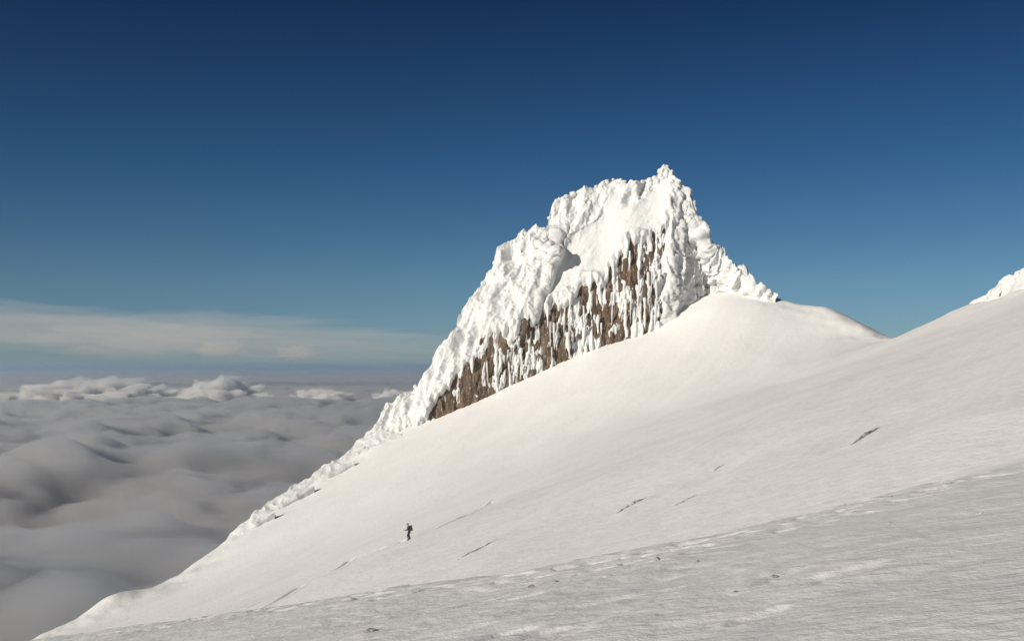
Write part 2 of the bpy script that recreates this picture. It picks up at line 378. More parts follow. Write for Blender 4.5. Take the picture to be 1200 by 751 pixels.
# exposure of bare rock: +1 rock, -1 buried in rime
rag = 16 * noise3(x / 2.6, y / 4, z / 14, 90) + 9 * noise3(x / 1.1, y / 3, z / 7, 91)
cliff = sstep(-7, 9, Vf - eF + rag)
streak = fbm3(x / 1.9, y / 5, z / 9 + .35 * noise3(x / 4, y / 4, z / 6, 12), 4, 100, .62)
patch = fbm3(x / 7, y / 7, z / 11, 3, 130)
bias = interp([(427, -.45), (440, -.1), (500, -.2), (512, .85), (555, .78), (575, .42), (640, .40), (700, .38), (755, .36), (768, .1), (782, -.30), (840, -.55), (910, -.9)], Uf)
expo = cliff * (bias + .85 * streak + .35 * patch) + (1 - cliff) * (-1.0)
# a few flecks of bare rock higher up under the crest
fleck = noise3(x / 1.4, y / 1.4, z / 2.2, 170)
arF = interp([(190, 786), (215, 797), (260, 790), (300, 782), (340, 776), (392, 768)], Vf)
expo = np.maximum(expo, sstep(.36, .5, fleck + .25 * streak) * 1.7 * sstep(-22, 2, Uf - arF) * sstep(16, 30, Vf - tF) * sstep(870, 840, Uf) - 1.0)
cap_ = 1 - cliff
rib = .5 * fbm3(x / 2.6, y / 6, z / 14, 3, 210)
rockV = base + nrm * ((rib * 1.5 + .7 * fbm3(x / 1.2, y / 2.5, z / 3.5, 3, 220))[:, None]) - nrm * (cap_ * 1.6)[:, None]
ba, bb = rime_bumps(base, 1.0, 300)
cbF = tF + interp([(600, 0), (640, 20), (650, 58), (680, 50), (720, 36), (760, 18), (790, 6), (800, 0)], Uf)
ramp_m = sstep(-2, 12, Uf - interp([(250, 672), (285, 660), (300, 656), (345, 632), (390, 604), (420, 590)], Vf)) * sstep(-4, 10, Vf - cbF + 5 * noise3(x / 4, y / 4, z / 4, 77)) * sstep(2, -10, Vf - eF + 8 * noise3(x / 3, y / 3, z / 3, 78)) * sstep(792, 775, Uf)
flute = 1 - np.abs(noise3((x - .3 * z + 1.2 * noise3(x / 5, y / 5, z / 5, 322)) / 2.6, y / 4, z / 11, 320)) * 2.2
cap = 1 - cliff
amp = 1 - .85 * ramp_m
rdg = lambda k_, sq, sd: 1 - np.abs(noise3((x * .95 - z * .3) / k_ + .25 * noise3(x, y, z, sd + 3), y / (k_ * 1.3), (x * .3 + z * .95) / (k_ * sq), sd)) * 2.6
r1, r2, r3 = rdg(3.2, 3.6, 361), rdg(1.5, 2.6, 365), rdg(.75, 1.6, 369)
big = fbm3((x * .95 - z * .3) / 7, y / 9, (x * .3 + z * .95) / 18, 3, 340)
th = cap * (.9 + amp * (.50 * ba + .25 * bb + 1.0 * r1 + .26 * r2 + .10 * r3 + 2.6 * big - .7)) + sstep(.5, 1, 1 - amp) * .25 * fbm3((x * .8 - z * .6) / 1.5, y / 2, (x * .6 + z * .8) / 9, 3, 350) \
     + cliff * (-.75 * expo * 2.1 + .35 * bb + .25 * ba - .25 + .35 * flute)
fine = .15 * fbm3(x / .9, y / .9, z / 1.3, 3, 360, .6)
th = th - .25 * (1 - amp) + fine * amp + sstep(0, 16, Uf - arF) * (.2 * bb + .45 * flute * cliff + .3 * r2 + .18 * r3 + .55 * (1 - np.abs(noise3((x + .6 * y + .3 * noise3(x, y, z / 3, 388)) / 1.5, y * 0, z / 9, 385)) * 2.6))
side = sstep(0, 20, Uf - arF)
rimeV = base + nrm * (th)[:, None] + np.array((0, 0, .25)) * (ba * cap)[:, None]
# crest: let knobs lift the skyline unevenly
rimeV[:, 2] += sstep(.9, 1.0, np.broadcast_to(sv[:, None], (NV, NU)).ravel()) * (.8 * noise3(x / 1.6, y / 3, z * 0, 401) + .3 * noise3(x / .6, y / 3, z * 0, 402)) - .3 * sstep(.9, 1, np.broadcast_to(sv[:, None], (NV, NU)).ravel())

def close_back(front, seed, steep=.75, below=-4.0):
    """carry a front sheet over its crest and down the far side, closed at the sides by converging"""
    nr, nc = NV_, NU_ = front.shape[0], front.shape[1]
    crest = front[-1]; footz = front[0, :, 2]
    tb = np.linspace(0, 1, NB + 1)[1:]
    rows = []
    for q in tb:
        zz = crest[:, 2] + (footz - 6 - crest[:, 2]) * q
        yy = crest[:, 1] + .6 * q ** .5 + (crest[:, 2] - zz) * steep
        xx = crest[:, 0]
        a = noise3(xx / 3, yy / 3, zz / 5, seed) * 1.4 * min(1, q * 6) + .6 * noise3(xx / 1.2, yy / 1.2, zz / 1.5, seed + 3) * min(1, q * 8)
        rows.append(np.stack([xx, yy + a, zz], -1))
    return np.concatenate([front, np.stack(rows)], 0)
peak = empty("rock_peak", tuple(P(690, 412, 305)))
tag(peak, "steep rock peak plastered in white rime with a brown cliff along its foot", "peak")
def local(o, root):
    o.data.transform(__import__('mathutils').Matrix.Translation(-root.location)); o.parent = root; return o
core = close_back(rockV.reshape(NV, NU, 3) + np.array((0, .25, 0)), 500)
core[NV - 40:] -= np.array((0, -.5, 1.2)) * 1.0
rk = mesh("rock_face", core.reshape(-1, 3), grid_faces(NV + NB, NU), M_ROCK); local(rk, peak)
rim = close_back(rimeV.reshape(NV, NU, 3), 500)
rm = mesh("rime_crust", rim.reshape(-1, 3), grid_faces(NV + NB, NU), M_RIME); local(rm, peak)

# --- smaller crags along the left edge of the slope, the far right shoulder and the saddle
def crag(name, label, cat, topl, footl, D0, seed, bias=-.5, thick=.55, knob=1.0, lower=12):
    u0, u1 = topl[0][0], topl[-1][0]; nu = int((u1 - u0) * 1.6) + 8; nv = 70
    u = np.linspace(u0, u1, nu); tp = interp(topl, u); ft = interp(footl, u); tp = tp + (.25 if u1 < 600 else .15) * np.clip(ft - tp, 0, None); ft = np.maximum(ft, tp + .3)
    s_ = np.linspace(0, 1, nv); lo = ft + lower
    Ug = np.broadcast_to(u, (nv, nu)); Vg = lo + (tp - lo) * s_[:, None]
    Dm, Dd = .5 * (D0[0][1] + D0[-1][1]), .5 * (D0[-1][1] - D0[0][1]); D0 = [(u0, Dm - .5 * Dd), (u1, Dm + .62 * Dd)] if cat == 'outcrop' and u1 < 600 else D0
    Dg = interp(D0, Ug) + np.clip(ft - Vg, 0, None) * MPP * (thick if u1 > 600 else 1.7)
    b = P(Ug, Vg, Dg).reshape(-1, 3); n = normals(b, nv, nu)
    if n[:, 1].mean() > 0: n = -n
    x, y, z = b.T
    end = np.broadcast_to(sstep(0, .06, (u - u0) / (u1 - u0)) * sstep(1, .6 if u1 < 600 else .94, (u - u0) / (u1 - u0)), (nv, nu)).ravel()
    a1, a2 = rime_bumps(b, 1.1 if u1 < 600 else .7, seed); knob = knob * (.34 if cat == 'outcrop' else 1); tp_ = 0
    ex = bias + 1.1 * fbm3(x / 2.2, y / 4, z / 3.0, 3, seed + 50) + .6 * sstep(8, 0, np.abs(Vg.ravel() - interp(footl, Ug.ravel()) + 3)) * .6
    th = .35 + knob * (.8 * a1 + .9 * (1 - np.abs(noise3(x / 2.6, y / 4, z / 4.0, seed + 33)) * 2.4) + .15 * (1 - np.abs(noise3(x / .7, y / .9, z / 1.0, seed + 35)) * 2.4) - .3) - 1.3 * sstep(.0, .5, ex)
    rv = b + n * (th * (.25 + .75 * end))[:, None]
    rv[:, 2] += np.broadcast_to(sstep(.85, 1, s_)[:, None], (nv, nu)).ravel() * end * knob * (.55 * noise3(x / 1.7, y / 3, z * 0, seed + 9) + .3 * noise3(x / .7, y / 3, z * 0, seed + 10))
    kv = b + n * (.45 * fbm3(x / 1.5, y / 2, z / 2.5, 3, seed + 20) - .1)[:, None]; kv[-nu * 8:] -= np.array((0, -.3, .8))
    root = empty(name, tuple(P(.5 * (u0 + u1), float(interp(footl, .5 * (u0 + u1))), float(interp(D0, .5 * (u0 + u1))))))
    tag(root, label, cat)
    for nm, vv, mt in (("rock_face", kv, M_ROCK), ("rime_crust", rv, M_RIME)):
        full = close_back(vv.reshape(nv, nu, 3), seed + 70, steep=.5)
        local(mesh(nm, full.reshape(-1, 3), grid_faces(nv + NB, nu), mt), root)
    return root
crag("rime_outcrop", "rime crusted ledge on the snow edge touching the lower left end of the peak", "outcrop",
     [(384, 545), (392, 538), (402, 533), (412, 524), (418, 512), (425, 509), (432, 506), (441, 503), (449, 500), (462, 506), (470, 508)], [(384, 552), (400, 548), (425, 534), (456, 516), (470, 509)], [(384, 286), (456, 297)], 900, -.75)
crag("rime_outcrop", "white crusted ledge, second one down the left snow edge from the peak", "outcrop",
     [(336, 574), (346, 566), (355, 562), (364, 560), (370, 550), (377, 542), (384, 541), (391, 541), (404, 543), (416, 540)], [(336, 583), (350, 579), (375, 565), (398, 552), (416, 542)], [(336, 270), (398, 286)], 930, -.8)
crag("rime_outcrop", "lumpy crusted ledge, third one down the left snow edge from the peak", "outcrop",
     [(292, 607), (300, 597), (308, 595), (316, 584), (324, 579), (334, 576), (344, 573), (358, 572), (368, 569)], [(292, 617), (320, 600), (352, 580), (368, 570)], [(292, 256), (352, 274)], 960, -1.3)
crag("rime_outcrop", "lowest small crusted ledge on the left snow edge, above the smooth lip", "outcrop",
     [(262, 640), (268, 630), (275, 621), (283, 613), (290, 610), (298, 604), (310, 602), (322, 598)], [(262, 642), (280, 629), (306, 611), (322, 599)], [(262, 249), (306, 258)], 990, -1.4)
crag("rime_outcrop", "white rime crag rising over the right hand skyline of the snow slope", "outcrop",
     [(1130, 361), (1140, 355), (1150, 349), (1157, 346), (1162, 339), (1169, 335), (1173, 327), (1180, 322), (1190, 318), (1198, 312), (1215, 303), (1240, 288), (1275, 276), (1300, 270)], [(1130, 364), (1160, 352), (1200, 340), (1300, 315)], [(1130, 243), (1200, 226), (1300, 210)], 1020, -.55, lower=20)
crag("distant_rock", "tiny dark rock showing in the dip of the saddle", "rock",
     [(1024, 396), (1029, 392.6), (1036, 391.8), (1042, 393.5), (1047, 396)], [(1024, 398), (1047, 398)], [(1024, 285), (1047, 280)], 1050, 1.2, knob=.2)

# --- loose parts of the peak: knobs on the crest, ribs hanging on the cliff, feathers on the right ridge
rng = random.Random(5)
def knob_mesh(name, seed, nth=26, nph=16, tall=1.0):
    th = np.linspace(0, 2 * np.pi, nth, endpoint=False); ph = np.linspace(0.02, np.pi - .02, nph)
    T, Ph = np.meshgrid(th, ph); d = np.stack([np.sin(Ph) * np.cos(T), np.sin(Ph) * np.sin(T), np.cos(Ph)], -1).reshape(-1, 3)
    r = .82 + .28 * noise3(d[:, 0] * 1.6 + seed, d[:, 1] * 1.6, d[:, 2] * 1.6, seed) + .13 * noise3(d[:, 0] * 4.5, d[:, 1] * 4.5 + seed, d[:, 2] * 4.5, seed + 31) + .16 * (1 - np.clip(worley3(d[:, 0] * 2.2 + seed, d[:, 1] * 2.2, d[:, 2] * 2.2, seed), 0, 1))
    V = d * r[:, None] * np.array((1, 1, tall))
    me = bpy.data.meshes.new(name); fc = grid_faces(nph, nth, wrap=True)
    me.from_pydata([tuple(v) for v in V], [], [tuple(f)[::-1] for f in fc] + [tuple(range(nth))[::1], tuple(range((nph - 1) * nth, nph * nth))[::-1]])
    me.polygons.foreach_set("use_smooth", [True] * len(me.polygons)); me.materials.append(M_RIME); me.update(); return me
KN = [knob_mesh("rime_knob", k) for k in range(7)]
def rib_mesh(name, seed):
    """a rib of rime hanging on a cliff: pointed foot, swollen knobbly length, top merging upward; unit height"""
    nz, na = 22, 10; V = []
    for i in range(nz):
        q = i / (nz - 1); rr = (math.sin(math.pi * min(1, q * .62 + .05)) ** .8) * (.8 + .35 * math.sin(q * 9 + seed) * .5 + .3 * rng.uniform(-.5, .5))
        ox = .25 * math.sin(q * 4 + seed * 2.1); 
        for j in range(na):
            a = 2 * math.pi * j / na; kk = rr * (1 + rng.uniform(-.13, .13))
            V.append((ox + math.cos(a) * kk, math.sin(a) * kk * .8, q))
    me = bpy.data.meshes.new(name); fc = grid_faces(nz, na, wrap=True)
    me.from_pydata(V, [], [tuple(f) for f in fc] + [tuple(range(na))[::-1], tuple(range((nz - 1) * na, nz * na))])
    me.polygons.foreach_set("use_smooth", [True] * len(me.polygons)); me.materials.append(M_RIME); me.update(); return me
RB = [rib_mesh("rime_rib", k) for k in range(8)]
def piece(name, me, p, sc, rot=(0, 0, 0)):
    o = bpy.data.objects.new(name, me); COL.objects.link(o); o.parent = peak
    o.location = Vector(p) - peak.location; o.scale = sc; o.rotation_euler = rot; return o
def pd(u, v): return float(peak_depth(np.array([float(u)]), np.array([float(v)]))[0])
# ribs hanging over the brown cliff
u = 512.0
while u < 862:
    ft, ev = float(interp(FOOT, u)), float(interp(EAVE, u)); hgt = ft - ev
    if hgt > 8:
        if rng.random() < (.75 if u < 565 else .45): u += rng.uniform(4, 9); continue
        for lv in range(1 if hgt < 45 or rng.random() < .5 else 2):
            a = rng.uniform(.18, .5) * hgt; a = min(a, 42)
            vb = ft + 2 - (rng.uniform(0, .35) * hgt if lv == 0 else rng.uniform(.4, .95) * (hgt - a))
            uu_ = u + rng.uniform(-2, 2)
            p = P(uu_, vb, pd(uu_, vb - a * .4) - .3); wd = rng.choice((rng.uniform(.16, .35), rng.uniform(.3, .8)))
            piece("rime_rib", rng.choice(RB), p, (wd, wd, a * MPP), (rng.uniform(.08, .2), rng.uniform(-.05, .09), 0))
    u += rng.uniform(3.5, 7.5)
# knobs along the crest
u = 456.0
while u < 850:
    v = float(interp(TOP, u)); sz = rng.uniform(.45, .95) * (1.0 if u > 520 else .8)
    p = P(u, v + sz / MPP * .55, pd(u, v + 3) + .4)
    piece("rime_knob", rng.choice(KN), p, (sz * rng.uniform(.8, 1.3), sz, sz * rng.uniform(.8, 1.25)), (0, 0, rng.uniform(0, 6)))
    u += rng.uniform(5, 11)
# the summit tower
for (uq, vq, sx, sz) in ((780, 204, 1.25, 2.2), (775, 210, 1.5, 2.0), (787, 211, 1.4, 2.2), (770, 214, 1.4, 1.8), (793, 219, 1.3, 2.0)):
    piece("rime_knob", rng.choice(KN), P(uq, vq, pd(uq, vq) + .6), (sx, 1.3, sz), (0, 0, rng.uniform(0, 6)))
# the overhanging nub on the buttress that throws the round shadow
for (uq, vq, s_, f) in ((641, 293, 2.4, 3.0), (650, 294, 2.4, 5.2), (634, 288, 1.9, 1.6), (646, 302, 2.0, 4.2), (637, 300, 2.1, 2.8), (656, 291, 1.3, 4.4), (645, 287, 1.5, 3.2), (652, 301, 1.4, 5.0), (630, 297, 1.6, 1.8), (641, 307, 1.5, 3.0), (638, 283, 1.3, 1.4)):
    piece("rime_knob", rng.choice(KN), P(uq, vq, pd(640, 300) - f), (s_ * 1.2, s_, s_ * .8), (rng.uniform(-.5, .5), rng.uniform(-.6, .2), rng.uniform(0, 6)))
# feathers standing up on the right hand ridge
u = 818.0
while u < 908:
    v = float(interp(TOP, u)); hh = rng.uniform(1.5, 3.2) * (1.2 if u < 880 else .7); wd = hh * rng.uniform(.26, .4)
    for dv in (0, rng.uniform(10, 20)):
        piece("rime_feather", rng.choice(KN), P(u + dv * .2, v + 3 + dv, pd(u, v + 4 + dv) - .5), (wd, wd, hh), (rng.uniform(-.2, .1), rng.uniform(-.35, .05), rng.uniform(-.3, .3)))
    u += rng.uniform(4, 8)

# ------------------------------------------------------------------ stones and ice chunks on the near shelf and in the scoops
def shelf_hit(u, v):
    D = np.geomspace(4, 330, 6000); q = P(u, v, D); g = q[:, 2] - terrain(q[:, 0], q[:, 1]); i = int(np.argmax(g < 0)); return q[i]
def stone_mesh(name, seed, mat):
    r_ = random.Random(seed); bm = bmesh.new(); bmesh.ops.create_icosphere(bm, subdivisions=2, radius=1)
    pl = [Vector((r_.uniform(-1, 1), r_.uniform(-1, 1), r_.uniform(-.4, 1))).normalized() for _ in range(9)]
    for v in bm.verts:
        for n in pl:
            d = v.co.dot(n) - .62
            if d > 0: v.co -= n * d
        v.co *= 1 + r_.uniform(-.05, .05)
    me = bpy.data.meshes.new(name); bm.to_mesh(me); bm.free(); me.materials.append(mat); return me
m, t, b = newmat("frosted_stone"); M_STONE = m
n1 = N(t, "ShaderNodeTexNoise", Scale=2.5, Detail=6.0, Roughness=0.7); r = ramp(t, [(0.33, (.15, .13, .11)), (0.5, (.30, .275, .24)), (0.62, (.66, .65, .63))])
tc = N(t, "ShaderNodeTexCoord"); t.links.new(tc.outputs['Object'], n1.inputs['Vector']); t.links.new(n1.outputs['Fac'], r.inputs[0]); t.links.new(r.outputs[0], b.inputs['Base Color']); b.inputs['Roughness'].default_value = .95
ST = [stone_mesh("stone", k, M_STONE) for k in range(5)]; IC = [stone_mesh("ice_chunk", 40 + k, M_RIME) for k in range(4)]
def stone(u, v, wpx, label, ice=False, group=None, flat=.5, fin=False):
    p = shelf_hit(u, v); wd = wpx * p[1] / FPX / 1.9
    o = bpy.data.objects.new("ice_chunk" if ice else "stone", rng.choice(IC if ice else ST)); COL.objects.link(o)
    o.location = (p[0], p[1], gz(p[0], p[1]) + .12 * wd); o.scale = (wd, wd * .8, wd * flat); o.rotation_euler = (rng.uniform(-.2, .2), -.2, rng.uniform(-.5, .9))
    if fin: o.scale = (wd * 3.0, wd * .32, wd * .45); o.rotation_euler = (0, -.12, math.atan2(WD[1], WD[0])); o.location.z = gz(p[0], p[1]) + .02
    tag(o, label, "ice chunk" if ice else "stone", group); return o
G1, G2 = "stones poking through the wind-scoured snow", "broken bits of ice on the snow shelf"
M_FROST = M_STONE.copy(); M_FROST.name = "heavily_frosted_stone"
for e_, c_ in zip([n for n in M_FROST.node_tree.nodes if n.type == 'VALTORGB'][0].color_ramp.elements, ((.26, .24, .21, 1), (.42, .40, .37, 1), (.7, .69, .67, 1))): e_.color = c_
def rib(a, b, hgt, wid, label, frost=0.0):
    """a thin spine of rock breaking the snow along a wind streak, tapered at both ends"""
    pa, pb = ray_hit(*a), ray_hit(*b); n = 60; na = 8; V = []
    q = np.linspace(0, 1, n); xs = pa[0] + (pb[0] - pa[0]) * q; ys = pa[1] + (pb[1] - pa[1]) * q
    L = math.hypot(pb[0] - pa[0], pb[1] - pa[1]); tx, ty = (pb[0] - pa[0]) / L, (pb[1] - pa[1]) / L
    sd = int(a[0]); off = .16 * noise2(q * 9 + sd, q * 0, sd); xs, ys = xs - ty * off, ys + tx * off
    zs = terrain(xs, ys); core = np.exp(-((q - .52) / .22) ** 2)
    for i in range(n):
        e = min(1, q[i] / .25, (1 - q[i]) / .25) ** .8
        h_ = e * hgt * (.55 + .6 * core[i]) * (1 + .55 * float(noise2(q[i:i + 1] * 26 + sd, q[i:i + 1] * 0, 7)[0])); w_ = e * wid * (.4 + .7 * core[i]) * (1 + .3 * rng.uniform(-1, 1)) + .01
        for k_ in range(na):
            t_ = math.pi * k_ / (na - 1); kk = 1 + rng.uniform(-.16, .16)
            V.append((xs[i] - ty * math.cos(t_) * w_ * kk - pa[0], ys[i] + tx * math.cos(t_) * w_ * kk - pa[1], zs[i] - .06 + (math.sin(t_) * h_ * kk + (.05 if h_ > .04 else 0)) - pa[2]))
    o = mesh("rock_rib", V, grid_faces(n, na), M_FROST if frost else M_STONE, smooth=False); o.location = tuple(pa); tag(o, label, "rock", "thin rock ribs along the wind streaks"); return o
rib((992, 528), (1036, 500), .13, .13, "thin dark rock rib in the snow high at the right, below the saddle")
rib((718, 602), (762, 580), .13, .13, "darkest thin rock rib in the middle of the slope above the shelf brow")
rib((780, 598), (826, 575), .06, .10, "faint thin rock rib just right of the darkest one mid slope", 1)
rib((520, 668), (594, 630), .07, .10, "long faint rock rib low on the slope, below and right of the climber", 1)
rib((520, 616), (572, 592), .09, .12, "faint thin rock rib uphill to the right of the climber", 1)
rib((826, 555), (854, 540), .05, .09, "shortest faint rock rib, between the middle of the slope and the high one", 1)
stone(431, 740, 20, "widest dark stone lying low at the bottom of the snow shelf", group=G1, flat=.3)
stone(770, 656, 10, "dark stone on the brow of the shelf right below the middle scoop", group=G1)
stone(817, 658, 7, "small stone just right of the dark stone on the brow", group=G1)
stone(1044, 582, 6, "lone small stone on the brow of the shelf at the right", group=G1)
stone(861, 694, 9, "flat stone alone low on the shelf below the long furrow", group=G1, flat=.35)
stone(650, 682, 11, "flat dark stone at the brow, right one of a low pair", group=G1, flat=.3)
stone(621, 688, 12, "flat dark stone at the brow, left one of a low pair", group=G1, flat=.3)
stone(906, 676, 12, "narrow dark stone in the furrow on the near shelf", group=G1, flat=.3)
for u_, v_, w_, lab in ((1147, 602, 9, "largest pale ice chunk on the snow shelf at the right"), (1134, 595, 6, "pale ice chunk just up the shelf from the largest one"), (1043, 613, 8, "pale ice chunk below the lone small stone on the brow"),
                        (1152, 660, 7, "pale ice chunk alone low on the shelf at the right"), (1122, 612, 5, "small pale ice chunk left of the largest one"), (1060, 642, 5, "small pale ice chunk in the middle of the right shelf")):
    stone(u_, v_, w_, lab, ice=True, group=G2, flat=.45)

# ------------------------------------------------------------------ the climber
def skinned(name, pts, edges, mat, root_i=0, lv=2, parent=None):
    me = bpy.data.meshes.new(name); me.from_pydata([p[:3] for p in pts], edges, [])
    o = bpy.data.objects.new(name, me); COL.objects.link(o)
    sk = o.modifiers.new("skin", 'SKIN'); ss = o.modifiers.new("sub", 'SUBSURF'); ss.levels = lv; ss.render_levels = lv
    for i, p in enumerate(pts):
        r_ = p[3] if not isinstance(p[3], tuple) else p[3]
        me.skin_vertices[0].data[i].radius = (r_, r_) if not isinstance(r_, tuple) else r_
        me.skin_vertices[0].data[i].use_root = (i == root_i)
    dg = bpy.context.evaluated_depsgraph_get(); m2 = bpy.data.meshes.new_from_object(o.evaluated_get(dg)); m2.name = name
    o.modifiers.clear(); o.data = m2; m2.materials.clear(); m2.materials.append(mat)
    m2.polygons.foreach_set("use_smooth", [True] * len(m2.polygons))
    if parent: o.parent = parent
    return o
M_SKIN = cloth("skin", (.33, .2, .15)); M_JKT = cloth("violet_jacket", (.075, .07, .14)); M_TRS = cloth("dark_trousers", (.02, .021, .026))
M_BOOT = cloth("boot_leather", (.03, .025, .022)); M_HAT = cloth("olive_hat", (.05, .045, .025)); M_PACK = cloth("grey_green_pack", (.035, .036, .036)); M_GLV = cloth("glove", (.05, .048, .06))
pf = ray_hit(479.5, 632.5); PX, PY = float(pf[0]), float(pf[1]); gx = (gz(PX + .5, PY) - gz(PX - .5, PY))
person = empty("person", (PX, PY, gz(PX, PY)))
tag(person, "person in a violet jacket and dark trousers walking down the open snow slope", "person")
fzf, fzb = gx * -.12, gx * .06
def leg(y, kx, ax, tx, fz, r=1.0):
    return [(0.0, y, .90, .105 * r), ((kx) * .5, y, .70, .09 * r), (kx, y, .49 + fz * .4, .068 * r), ((kx + ax) * .5 + .02, y, .29 + fz * .7, .062 * r), (ax, y, .10 + fz, .046 * r), (tx, y - .01, .05 + fz, .042 * r)]
def arm(y, ex, ez, wx, wz, r=1.0):
    s_ = 1 if y > 0 else -1
    return [(-.075, y * .55, 1.435, .08 * r), (-.08, y, 1.41, .068 * r), (ex, y + s_ * .06, ez, .05 * r), (wx, y + s_ * .05, wz, .036 * r)]
torso = [(0, 0, .95, .145), (-.02, 0, 1.10, .14), (-.05, 0, 1.28, .155), (-.08, 0, 1.42, .12), (-.10, 0, 1.50, .06), (-.115, 0, 1.57, .062), (-.13, 0, 1.65, .098), (-.135, 0, 1.74, .085)]
pts = list(torso); ed = [(i, i + 1) for i in range(7)]
for lg in (leg(-.1, -.16, -.08, -.24, fzf), leg(.1, -.06, .09, -.07, fzb)):
    k0 = len(pts); pts += lg; ed += [(0, k0)] + [(k0 + i, k0 + i + 1) for i in range(5)]
hands = []
ARMS = ((-.20, -.20, 1.18, -.45, 1.10), (.20, -.12, 1.14, -.33, 1.0))
for am in ARMS:
    k0 = len(pts); a_ = arm(*am); pts += a_; ed += [(3, k0)] + [(k0 + i, k0 + i + 1) for i in range(3)]
    wx, wy, wz = a_[-1][:3]; k1 = len(pts); pts.append((wx - .07, wy, wz - .025, (.022, .038))); ed.append((k1 - 1, k1))
    s_ = 1 if am[0] > 0 else -1
    for fi, (dy, ln) in enumerate(((-.032, .07), (-.011, .08), (.011, .076), (.032, .06))):
        q0 = len(pts); pts += [(wx - .105, wy + dy, wz - .035, .009), (wx - .105 - ln * .55, wy + dy, wz - .055, .008), (wx - .105 - ln * .75, wy + dy, wz - .09, .007)]
        ed += [(k1, q0), (q0, q0 + 1), (q0 + 1, q0 + 2)]
    q0 = len(pts); pts += [(wx - .06, wy - s_ * .045, wz - .03, .011), (wx - .10, wy - s_ * .06, wz - .06, .009)]; ed += [(k1, q0), (q0, q0 + 1)]
pts.append((-.225, 0, 1.67, .018)); ed.append((6, len(pts) - 1))       # nose
body = skinned("body", pts, ed, M_SKIN, 0, 1, person)
jp = [(0, 0, .90, .172), (-.02, 0, 1.10, .168), (-.05, 0, 1.28, .185), (-.085, 0, 1.43, .145), (-.10, 0, 1.52, .085)]; je = [(i, i + 1) for i in range(4)]
for am in ARMS:
    k0 = len(jp); a_ = arm(*am, r=1.32); jp += a_; je += [(3, k0)] + [(k0 + i, k0 + i + 1) for i in range(3)]
skinned("jacket", jp, je, M_JKT, 0, 2, person)
tpn = [(0, 0, .98, .15)]; te = []
for lg in (leg(-.1, -.16, -.08, -.24, fzf, 1.28), leg(.1, -.06, .09, -.07, fzb, 1.28)):
    k0 = len(tpn); tpn += lg[:5]; te += [(0, k0)] + [(k0 + i, k0 + i + 1) for i in range(4)]
skinned("trousers", tpn, te, M_TRS, 0, 2, person)
for y_, ax, fz in ((-.1, -.08, fzf), (.1, .09, fzb)):
    skinned("boot", [(ax, y_, .20 + fz, .066), (ax, y_, .085 + fz, .068), (ax - .10, y_, .06 + fz, .056), (ax - .19, y_, .055 + fz, .045), (ax + .06, y_, .05 + fz, .05)], [(0, 1), (1, 2), (2, 3), (1, 4)], M_BOOT, 1, 2, person)
skinned("hat", [(-.13, 0, 1.70, .112), (-.135, 0, 1.77, .10), (-.13, 0, 1.83, .05), (-.21, 0, 1.715, .045)], [(0, 1), (1, 2), (0, 3)], M_HAT, 0, 2, person)
for am in ARMS:
    a_ = arm(*am); wx, wy, wz = a_[-1][:3]
    skinned("cuff", [(wx + .06, wy, wz + .02, .05), (wx - .01, wy, wz - .004, .046)], [(0, 1)], M_GLV, 0, 2, person)

pack = empty("backpack", tuple(person.location)); tag(pack, "dark grey backpack carried on the walking person's back", "backpack")
def rbox(name, c, s_, mat, parent, bev=.05, rot=0.0):
    bm = bmesh.new(); bmesh.ops.create_cube(bm, size=1); bmesh.ops.scale(bm, vec=s_, verts=bm.verts)
    bmesh.ops.bevel(bm, geom=bm.edges[:], offset=bev, segments=3, affect='EDGES', profile=.5)
    bmesh.ops.rotate(bm, cent=(0, 0, 0), matrix=__import__('mathutils').Matrix.Rotation(rot, 3, 'Y'), verts=bm.verts); bmesh.ops.translate(bm, vec=c, verts=bm.verts)
    me = bpy.data.meshes.new(name); bm.to_mesh(me); bm.free(); me.materials.append(mat); o = bpy.data.objects.new(name, me); COL.objects.link(o); o.parent = parent
    me.polygons.foreach_set("use_smooth", [True] * len(me.polygons)); return o
rbox("pack_body", (.20, 0, 1.24), (.24, .34, .50), M_PACK, pack, .08, -.12); rbox("pack_lid", (.17, 0, 1.51), (.25, .33, .13), M_PACK, pack, .05, -.12)
rbox("front_pocket", (.335, 0, 1.16), (.08, .24, .26), M_PACK, pack, .035, -.12)
for y_ in (-.12, .12):
    skinned("shoulder_strap", [(.10, y_, 1.48, (.03, .012)), (-.06, y_, 1.555, (.03, .012)), (-.215, y_, 1.42, (.03, .012)), (-.225, y_, 1.26, (.03, .012)), (.02, y_ * 1.5, 1.08, (.02, .01))], [(i, i + 1) for i in range(4)], M_PACK, 0, 1, pack)

# ------------------------------------------------------------------ the sea of cloud
M_SEA = cloud_mat("cloud_vapour", 0.0105, (1, .99, .985), .47)
M_CUM = cloud_mat("cumulus_vapour", 0.0075, (1, .985, .96), -.35)
SEA = -440.0
az = np.concatenate([np.linspace(R(-40), R(6), 560), np.linspace(R(6), R(320), 60)[1:-1]])
rs = np.geomspace(300, 150000, 480)
x, y = polar_sheet(az, rs)
def sea_height(x, y):
    wx = x + 300 * noise2(x / 1700, y / 1700, 771); wy = y + 300 * noise2(x / 1700, y / 1700, 772)
    a = fbm2(wx / 620, wy / 800, 5, 700, .5); b_ = fbm2(wx / 2100, wy / 3000, 3, 720)
    bil = (1 - np.abs(noise2(wx / 640, wy / 800, 741)) * 2.2) * .6 + (1 - np.abs(noise2(wx / 260, wy / 310, 745)) * 2.2) * .34
    h = 75 * a + 125 * bil * (.35 + .65 * sstep(-.35, .35, b_)) + 95 * b_
    return SEA + 190 * np.tanh(h / 190) * (1 - .35 * sstep(9000, 20000, np.hypot(x, y))) - 110 * sstep(6000, 14000, np.hypot(x, y))
z = sea_height(x, y)
